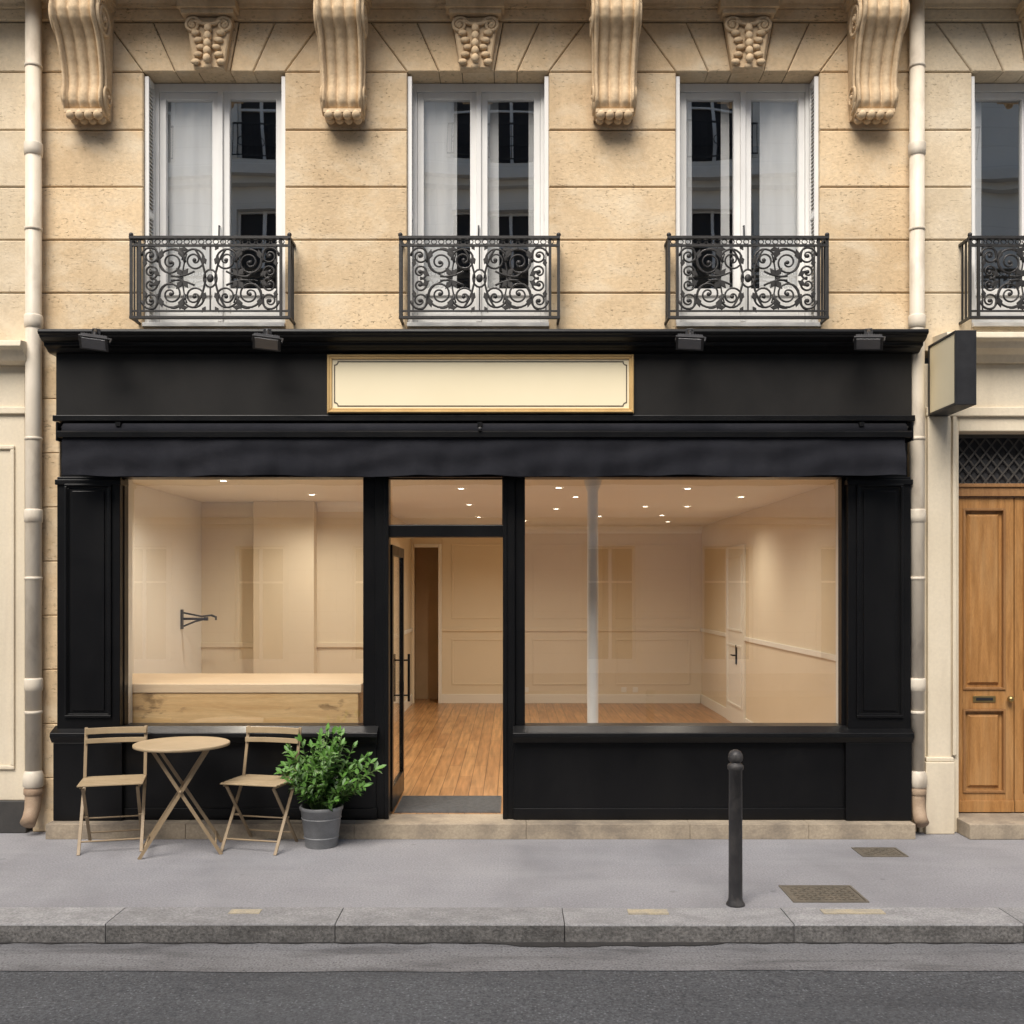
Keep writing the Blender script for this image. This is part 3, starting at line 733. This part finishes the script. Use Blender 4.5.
for (cx,cz,sx,sz) in ((X0,Z0,1,1),(X1,Z0,-1,1),(X0,Z1,1,-1),(X1,Z1,-1,-1)):
    g.tube([(cx+sx*n*math.cos(k*math.pi/16),yl+.004,cz+sz*n*math.sin(k*math.pi/16)) for k in range(9)],.006,4,2)
g.obj('shop_sign',[GOLD,SIGNP,LINE],bevel=0)

def make_flood():
    g=MB()
    g.box(-.035,.035,.045,.06,-.06,.075);g.box(-.03,.03,.045,.10,.06,.085)
    g.tube([(0,.05,.05),(0,.0,.055),(0,-.035,.03),(.0,-.06,.0)],.014,8)
    m=Matrix.Translation((0,-.09,-.055))@Matrix.Rotation(math.radians(-38),4,'X')@Matrix.Rotation(math.radians(7),4,'Y')
    g.obox(m,.205,.12,.035)
    g.obox(m@Matrix.Translation((0,0,-.022)),.225,.14,.014)
    g.obox(m@Matrix.Translation((0,0,-.031)),.185,.105,.006,1)
    for k in range(9): g.obox(m@Matrix.Translation((-.08+.02*k,0,.027)),.005,.10,.022)
    for sd in (-1,1): g.bar(m@Vector((sd*.118,0,0)),m@Vector((sd*.118,.02,.075)),.012,.02)
    g.bar(m@Vector((-.118,.02,.075)),m@Vector((.118,.02,.075)),.014,.02)
    return g
fl=None
for u,r_ in ((95,.28),(267,.2),(690,-.15),(869,-.32)):
    x=X(u,-.45)
    if fl is None: fl=make_flood().obj('wall_floodlight',[DARKMET,LENS],None,(x,-.44,Z(337,-.45)),rz=r_,bevel=.002)
    else: inst(fl,'wall_floodlight',(x,-.44,Z(337,-.45)),r_)

# awning
g=MB();ya=-.345
xa,xb=X(62,ya),X(905,ya);zt,zb=Z(438,ya),Z(476,ya)
nx,nz=300,10;vs=[];fs=[]
sn=math.sin
for i in range(nx+1):
    u=i/nx;x=xa+(xb-xa)*u
    for j in range(nz+1):
        v=j/nz
        y=ya-.02*v+v*(.014*sn(x*7.1+1.6*sn(x*2.1))+.010*sn(x*19+v*2+2*sn(x*1.3))+.005*sn(x*41))-.008*sn(v*9+x*3+sn(x*5))*min(1,v*4)
        z=zt+(zb-zt)*v-v*(.006*sn(x*3.7)+.004*sn(x*11+1))
        vs.append((x,y,z))
for i in range(nx):
    for j in range(nz): k=i*(nz+1)+j;fs.append((k,k+1,k+nz+2,k+nz+1))
g.add(vs,fs,0,.5,True)
x2,x3=X(57,-.36),X(912,-.36)
g.tube([(x2+.03,-.28,Z(430,-.33)),(x3-.03,-.28,Z(430,-.33))],.062,16,0)
g.extx([(-.35,Z(438,-.35)),(-.37,Z(437,-.37)),(-.372,Z(432,-.37)),(-.36,Z(430.5,-.37)),(-.345,Z(431,-.35))],x2,x3,1)
g.extx([(-.165,Z(424,-.17)),(-.30,Z(427,-.30)+.008),(-.325,Z(428,-.3)),(-.30,Z(429,-.3)-.0),(-.165,Z(426,-.17)-.01)],x2+.01,x3-.01,1)
for xx in (x2-.012,x3+.0):
    g.prism([(xx,Z(438,-.3)-.03),(xx+.014,Z(438,-.3)-.03),(xx+.014,Z(423,-.3)),(xx,Z(423,-.3))],-.36,-.15,.003,1)
for u in (120,480,860): g.box(X(u,-.3)-.02,X(u,-.3)+.02,-.35,-.15,Z(427,-.3),Z(424,-.3)+.01,1)
g.sphere((X(480,-.38),-.38,Z(429,-.38)),.02,2,10)
g.box(x2+.05,x3-.05,-.33,-.12,Z(438,-.3)-.005,Z(438,-.3),0)
g.obj('awning',[FABRIC,BLACK,DARKMET])

# projecting sign
g=MB();x0=3.60;z0,z1=3.60,4.205;ya,yb=-.62,-.07
g.box(x0,x0+.15,ya,yb,z0,z1,0)
for xs_,xe in ((x0-.012,x0),(x0+.15,x0+.162)):
    g.box(xs_,xe,ya,ya+.02,z0,z1,0);g.box(xs_,xe,yb-.02,yb,z0,z1,0);g.box(xs_,xe,ya+.02,yb-.02,z0,z0+.02,0);g.box(xs_,xe,ya+.02,yb-.02,z1-.02,z1,0)
g.box(x0-.004,x0+.154,ya+.02,yb-.02,z0+.02,z1-.02,1)
g.tube([(x0+.075,yb,z1-.1),(x0+.075,0,z1-.1)],.018,8,0);g.tube([(x0+.075,yb,z0+.1),(x0+.075,0,z0+.1)],.018,8,0)
g.box(x0+.02,x0+.13,-.02,-.001,z0+.04,z1-.04,0)
g.obj('projecting_sign',[DARKMET,SIGNP],bevel=.004)

# ------------------------------------------------------------ drainpipes
def pipe(name,x,y,rr=.066):
    g=MB()
    g.tube([(x,y,.42),(x,y,7.18)],rr,20)
    for z in (1.3,2.75,4.42,5.9): g.lathe([(rr,z-.07),(rr+.008,z-.065),(rr+.011,z-.02),(rr+.011,z+.03),(rr+.007,z+.04),(rr,z+.045)],(x,y,0),20)
    for z in (1.05,2.2,3.4,5.2,6.6):
        g.lathe([(rr,z-.014),(rr+.006,z-.012),(rr+.006,z+.012),(rr,z+.014)],(x,y,0),20,0);g.box(x-.02,x+.02,y+rr-.01,.0 if y+rr<0 else y+rr+.02,z-.012,z+.012,0)
    g.lathe([(rr,.40),(rr+.02,.42),(rr+.02,.50),(rr+.006,.54),(rr,.55)],(x,y,0),20,0)
    g.tube([(x,y,.44),(x,y,.30),(x,y-.02,.22),(x,y-.07,.15),(x,y-.11,.115)],rr+.004,14,1,False,[rr+.006,rr+.004,rr,rr-.004,rr-.002])
    g.lathe([(rr+.006,.34),(rr+.014,.35),(rr+.014,.39),(rr+.006,.40)],(x,y,0),20,1)
    g.obj(name,[CREAMPIPE,TERRA])
pipe('drainpipe',X(33.5,-.1),-.1);pipe('drainpipe.001',X(917,-.1),-.1,.062)

# ------------------------------------------------------------ right neighbour ground floor
g=MB()
g.extx([(-.002,4.30),(-.30,4.27),(-.31,4.22),(-.26,4.20),(-.22,4.15),(-.12,4.12),(-.08,4.06),(-.002,4.06)],X(917.5)+.13,X(1700),0)
xd0,xd1=X(957),X(1087)
g.box(X(917.5),xd0,-.04,.26,0.001,4.06,0);g.box(xd1,X(1700),-.04,.26,0.001,4.06,0)
g.box(xd0,xd1,-.04,.26,Z(432),4.06,0)
g.box(X(928,-.08),X(951,-.08),-.08,-.04,.62,3.60,0);g.box(X(926,-.11),X(955,-.11),-.11,-.041,.001,.62,0);g.box(X(926.5,-.1),X(954,-.1),-.1,-.041,.621,.66,0)
g.box(X(917.5)+.05,X(1700),-.07,-.041,3.60,3.68,0);g.box(X(953,-.07),X(957,-.07),-.07,-.041,.67,3.599,0)
g.box(xd0-.02,xd1+.02,-.30,.26,.0,.13,2)
g.obj('ground_floor_facade',[CREAM,BASE,STEPS],rb,bevel=.008)
g=MB();y=.14
zl0,zl1=Z(484,y),Z(432);g.box(xd0,xd1,y-.03,y+.06,zl0-.11,zl0,3);g.box(xd0,xd1,y-.045,y-.03,zl0-.03,zl0,3)
g.box(xd0,xd0+.03,y-.015,y+.06,.131,zl1,3);g.box(xd1-.03,xd1,y-.015,y+.06,.131,zl1,3)
xm=(xd0+xd1)/2
for (c,d) in ((xd0+.036,xm-.004),(xm+.004,xd1-.036)):
    zb,zt=.14,zl0-.116
    g.box(c,d,y+.028,y+.05,zb,zt,0)
    st=.075
    g.box(c,c+st,y,y+.028,zb,zt,0);g.box(d-st,d,y,y+.028,zb,zt,0)
    for (a,b2) in ((zb,zb+.17),(1.05,1.22),(zt-.1,zt)): g.box(c+st,d-st,y,y+.028,a,b2,0)
    for (a,b2) in ((zb+.17,1.05),(1.22,zt-.1)):
        e=.02
        g.box(c+st,c+st+e,y-.012,y+.028,a,b2,3);g.box(d-st-e,d-st,y-.012,y+.028,a,b2,3);g.box(c+st+e,d-st-e,y-.012,y+.028,a,a+e,3);g.box(c+st+e,d-st-e,y-.012,y+.028,b2-e,b2,3)
        g.prism([(c+st+e+.028,a+e+.028),(d-st-e-.028,a+e+.028),(d-st-e-.028,b2-e-.028),(c+st+e+.028,b2-e-.028)],y+.004,y+.029,.018,0)
    g.box((c+d)/2-.10,(c+d)/2+.10,y-.008,y,1.11,1.165,1);g.box((c+d)/2-.075,(c+d)/2+.075,y-.013,y-.008,1.125,1.15,2)
    g.box(c,d,y-.012,y,zb,zb+.1,0)
g.sphere((xm-.05,y-.04,1.14),.03,1,12)
g.obj('wooden_entrance_door',[OAKD,BRASS,DARKMET,OAKF],rb,bevel=.003)
g=MB();g.box(xd0,xd1,y+.05,y+.06,zl0,zl1,1)
def cl(p,q2):
    x0_,z0_=p;x1_,z1_=q2;t0,t1=0,1;dx=x1_-x0_
    for lim,s in ((xd0,1),(xd1,-1)):
        tt=(lim-x0_)/dx
        if dx*s>0: t0=max(t0,tt)
        else: t1=min(t1,tt)
    if t0>=t1: return None
    return (x0_+dx*t0,z0_+(z1_-z0_)*t0),(x0_+dx*t1,z0_+(z1_-z0_)*t1)
k=xd0-.5
while k<xd1:
    w_=(zl1-zl0)*.8
    for sg in (0,1):
        r=cl((k,zl0),(k+w_,zl1)) if sg==0 else cl((k,zl1),(k+w_,zl0))
        if r: g.bar((r[0][0],y+.02+.006*sg,r[0][1]),(r[1][0],y+.02+.006*sg,r[1][1]),.014,.006,0)
    k+=.1
g.box(xd0,xd1,y+.0,y+.03,zl1-.03,zl1,0)
g.obj('transom_grille',[mat('grille_iron',(.07,.063,.055),None,6,.5),DARKR],rb)
g=MB()
g.extx([(-.002,4.24),(-.26,4.21),(-.27,4.16),(-.22,4.14),(-.16,4.06),(-.10,4.04),(-.002,4.04)],X(-700),X(24,-.2),0)
g.box(X(-700),X(25,-.05),-.05,.26,.28,4.04,0);g.box(X(-700),X(26,-.07),-.07,.26,0.001,.28,1)
for k in range(5):
    xr=X(14,-.07)-k*1.6;xl=xr-1.3
    for (c,d) in ((.55,3.35),):
        g.box(xl,xr,-.07,-.05,d-.035,d,0);g.box(xl,xr,-.07,-.05,c,c+.035,0);g.box(xr-.035,xr,-.07,-.05,c+.035,d-.035,0);g.box(xl,xl+.035,-.07,-.05,c+.035,d-.035,0)
g.box(X(-700),X(25.5,-.08),-.08,-.051,3.62,3.68,0)
g.obj('ground_floor_facade',[CREAM,BASE],lb,bevel=.008)

# ------------------------------------------------------------ opposite side of the street
ob=empty('opposite_building')
YO=-17.0
def opp():
    g=MB();tr=MB();w=MB();gl=MB();ir=MB()
    cs=[-.46+2.95*k for k in range(-9,10)];hw=.62
    rows=[(.3,3.2),(5.2,7.7),(9.0,11.8),(13.1,15.0)];top=15.6
    xL,xR=cs[0]-1.3,cs[-1]+1.3
    zprev=0
    for (z0,z1) in rows:
        g.box(xL,xR,YO-.3,YO,zprev,z0)
        p=xL
        for c in cs: g.box(p,c-hw,YO-.3,YO,z0,z1);p=c+hw
        g.box(p,xR,YO-.3,YO,z0,z1);zprev=z1
    g.box(xL,xR,YO-.3,YO,zprev,top)
    for zz,d in ((3.9,.25),(8.3,.15),(12.5,.5),(15.4,.3)):
        tr.box(xL,xR,YO,YO+d,zz,zz+.24);tr.box(xL,xR,YO,YO+d*.55,zz-.16,zz-.001)
    for (z0,z1) in rows:
        for c in cs:
            tr.box(c-hw-.12,c-hw,YO,YO+.04,z0,z1+.12);tr.box(c+hw,c+hw+.12,YO,YO+.04,z0,z1+.12);tr.box(c-hw,c+hw,YO,YO+.04,z1,z1+.12)
            for xx in (c-hw,c+hw-.06,c-.04): w.box(xx,xx+(.06 if xx!=c-.04 else .08),YO-.2,YO-.15,z0,z1)
            for zz in (z0,z1-.06,z0+(z1-z0)*.68): w.box(c-hw+.06,c-.04,YO-.2,YO-.15,zz,zz+.05);w.box(c+.04,c+hw-.06,YO-.2,YO-.15,zz,zz+.05)
            gl.box(c-hw,c+hw,YO-.24,YO-.22,z0,z1)
            if z0>4:
                ir.box(c-hw-.1,c+hw+.1,YO+.12,YO+.15,z0+.86,z0+.90);ir.box(c-hw-.1,c+hw+.1,YO+.12,YO+.15,z0+.05,z0+.08)
                for k in range(13): x=c-hw-.1+k*(2*hw+.2)/12.2; ir.box(x,x+.018,YO+.125,YO+.143,z0+.08,z0+.86)
                for k in range(5):
                    x=c-.5+k*.25;ir.tube([(x+.09*math.cos(a*math.pi/5),YO+.134,z0+.46+.11*math.sin(a*math.pi/5)) for a in range(10)],.012,4,0,True)
    g.obj('walls',[OPP],ob);tr.obj('trim',[OPPT],ob);w.obj('window_frames',[WHITE],ob);gl.obj('window_panes',[DARKR],ob);ir.obj('railings',[IRON],ob)
    r=MB();r.add([(xL,YO-.1,top),(xR,YO-.1,top),(xR,YO-10,top+.3),(xL,YO-10,top+.3),(xR,YO-10,0),(xL,YO-10,0)],[(0,1,2,3),(3,2,4,5)]);r.obj('roof',[ZINC],ob)
opp()

# ------------------------------------------------------------ street furniture
g=MB()
g.lathe([(.0,0),(.062,0),(.062,.01),(.05,.03),(.046,.05),(.044,.90),(.052,.905),(.054,.93),(.046,.94),(.036,.945),(.034,.955)],(0,0,0),28)
g.lathe([(0.0,1.035),(.018,1.034),(.034,1.025),(.046,1.006),(.050,.985),(.046,.965),(.034,.952)],(0,0,0),28)
g.obj('bollard',[BOLL],None,(1.49,-2.1,0))

def make_chair():
    g=MB();w=.235
    zt=.965;zs=.54
    for sd in (-1,1):
        x=sd*w
        g.bar((x,.235,zt-.01),(x,.145,zs),.012,.026,1,up=(1,0,0))
        g.bar((x,.145,zs),(x,-.225,0.0),.012,.026,1,up=(1,0,0))
        xi=sd*(w-.03)
        g.bar((xi,-.19,zs-.02),(xi,.235,0.0),.012,.026,1,up=(1,0,0))
        g.bar((sd*(w-.015),-.205,zs-.012),(sd*(w-.015),.19,zs-.012),.012,.022,1,up=(1,0,0))
        g.tube([(sd*(w-.04),-.0,.255),(sd*(w+.012),-.0,.255)],.010,8,1)
    g.tube([(-w,-.16,.092),(w,-.16,.092)],.008,8,1);g.tube([(-w+.03,.165,.092),(w-.03,.165,.092)],.008,8,1)
    g.tube([(-w+.03,.05,.235),(w-.03,.05,.235)],.007,8,1)
    for k in range(7):
        y=-.20+k*.062
        g.box(-w-.012,w+.012,y-.024,y+.024,zs,zs+.014-.002*abs(k-3)/3,0)
    for (zc2,hh) in ((.925,.052),(.845,.040)):
        n=14;vs=[];fs=[]
        for i in range(n+1):
            x=-w-.005+(2*w+.01)*i/n;yb=.222-(zt-zc2)*.19+.03*(1-(x/w)**2)-.014
            for (dy,dz) in ((-.007,-hh/2),(.007,-hh/2),(.007,hh/2),(-.007,hh/2)): vs.append((x,yb+dy,zc2+dz))
        for i in range(n):
            for k in range(4): fs.append((i*4+k,i*4+(k+1)%4,(i+1)*4+(k+1)%4,(i+1)*4+k))
        fs+= [(0,1,2,3),(n*4,n*4+1,n*4+2,n*4+3)]
        g.add(vs,fs,0)
    return g
ch=make_chair().obj('bistro_chair',[CHAIRM,CHAIRF],None,(-3.26,-.54,0),.26,bevel=.003)
inst(ch,'bistro_chair.001',(-2.05,-.54,0),-.24)
g=MB();R=.375;T=.87
g.lathe([(0,T-.012),(R-.03,T-.012),(R-.012,T-.026),(R,T-.022),(R,T-.004),(R-.008,T),(R-.03,T+.001),(0,T)],(0,0,0),64)
for yy in (-.17,.17):
    g.bar((-.22,yy,T-.02),(.31,yy*1.2,0),.026,.012,1);g.bar((.22,yy*.9,T-.02),(-.31,yy*1.1-.016,0),.026,.012,1)
    g.tube([(0,yy*1.1-.03,.51),(0,yy*1.1+.03,.51)],.012,8,1)
for sx in (-1,1):
    g.tube([(sx*.265,-.20,.09),(sx*.265,.20,.09)],.008,8,1);g.tube([(sx*.21,-.17,T-.035),(sx*.21,.17,T-.035)],.010,8,1)
g.tube([(.0,-.19,.51),(.0,.19,.51)],.008,8,1)
g.obj('bistro_table',[CHAIRM,CHAIRF],None,(-2.66,-.66,0),.26,bevel=0)

# potted plant
pl=empty('potted_plant',(-1.565,-.50,0))
g=MB();g.lathe([(0,.0),(.125,.0),(.13,.006),(.168,.30),(.176,.303),(.178,.325),(.172,.332),(.160,.330),(.157,.28),(0,.28)],(0,0,0),40)
for z in (.08,.235): g.lathe([(.13+.038*z/.3,z-.006),(.135+.038*z/.3,z),(.13+.038*z/.3,z+.006)],(0,0,0),40)
g.obj('pot',[POTM],pl)
g=MB();g.lathe([(0,.292),(.157,.286)],(0,0,0),24);g.obj('soil',[SOIL],pl)
g=MB();rnd=random.Random(3)
def leaf(p,d,up,L,W,var):
    d=d.normalized();s=d.cross(up);s.normalize();u=s.cross(d)
    pts=[p,p+d*L*.28+s*W*.42+u*.1*W,p+d*L*.28-s*W*.42+u*.1*W,p+d*L*.62+s*W*.46+u*.12*W-u*L*.04,p+d*L*.62-s*W*.46+u*.12*W-u*L*.04,
         p+d*L-u*L*.14,p+d*L*.28-u*W*.08,p+d*L*.62-u*W*.08-u*L*.04]
    g.add(pts,[(0,1,6),(0,6,2),(1,3,7,6),(6,7,4,2),(3,5,7),(7,5,4)],0,var,True)
for k in range(80):
    an=rnd.uniform(0,2*math.pi);lean=rnd.random()**.8
    L=rnd.uniform(.34,.72)*(1-.26*lean)
    base=Vector((.09*math.cos(an)*lean,.09*math.sin(an)*lean,.28))
    d=Vector((math.cos(an)*lean*.64+.03,math.sin(an)*lean*.64,1.05)).normalized()
    pts=[];n=11
    for i in range(n+1):
        t=i/n
        p=base+d*L*t+Vector((math.cos(an),math.sin(an),0))*(.10*lean*t*t)-Vector((0,0,1))*(.10*lean*t*t)
        pts.append(p)
    g.tube(pts,.003,4,1)
    for i in range(3,n+1):
        tdir=(pts[i]-pts[i-1]).normalized()
        side=tdir.cross(Vector((0,0,1)));
        if side.length<.1: side=Vector((1,0,0))
        side.normalize();side=Matrix.Rotation(rnd.uniform(0,6.28),3,tdir)@side
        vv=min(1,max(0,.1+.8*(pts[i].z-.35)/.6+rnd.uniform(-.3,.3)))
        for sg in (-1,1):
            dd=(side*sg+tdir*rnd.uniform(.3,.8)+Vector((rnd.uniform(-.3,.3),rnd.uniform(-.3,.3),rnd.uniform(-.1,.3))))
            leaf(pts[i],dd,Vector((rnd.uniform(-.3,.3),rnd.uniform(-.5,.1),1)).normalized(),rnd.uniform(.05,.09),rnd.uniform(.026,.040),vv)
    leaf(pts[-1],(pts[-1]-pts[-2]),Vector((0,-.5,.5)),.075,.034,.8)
g.obj('foliage',[LEAF,STEM],pl)

# ------------------------------------------------------------ light, world, camera
elev=math.radians(51);az=18
w=bpy.data.worlds.new('World');scene.world=w;w.use_nodes=True;nt=w.node_tree
sk=nt.nodes.new('ShaderNodeTexSky');sk.sky_type='NISHITA';sk.sun_disc=False;sk.sun_elevation=elev;sk.sun_rotation=math.radians(180+az)
sk.air_density=1.0;sk.dust_density=3.0;sk.ozone_density=.6
bg=nt.nodes['Background'];nt.links.new(sk.outputs[0],bg.inputs[0]);bg.inputs[1].default_value=.15
sl=bpy.data.lights.new('sun','SUN');sl.energy=4.4;sl.angle=math.radians(38);sl.color=(1,.95,.875)
so=bpy.data.objects.new('sun',sl);scene.collection.objects.link(so);so.rotation_euler=(math.pi/2-elev,0,-math.radians(az))
cd=bpy.data.cameras.new('camera');co=bpy.data.objects.new('camera',cd);scene.collection.objects.link(co)
co.location=(0,-D,H);co.rotation_euler=(math.pi/2,0,0);cd.sensor_width=36;cd.lens=36*F/1024;cd.shift_y=78/1024;cd.clip_end=2000
scene.camera=co
scene.view_settings.view_transform='Standard';scene.view_settings.look='None';scene.view_settings.exposure=0
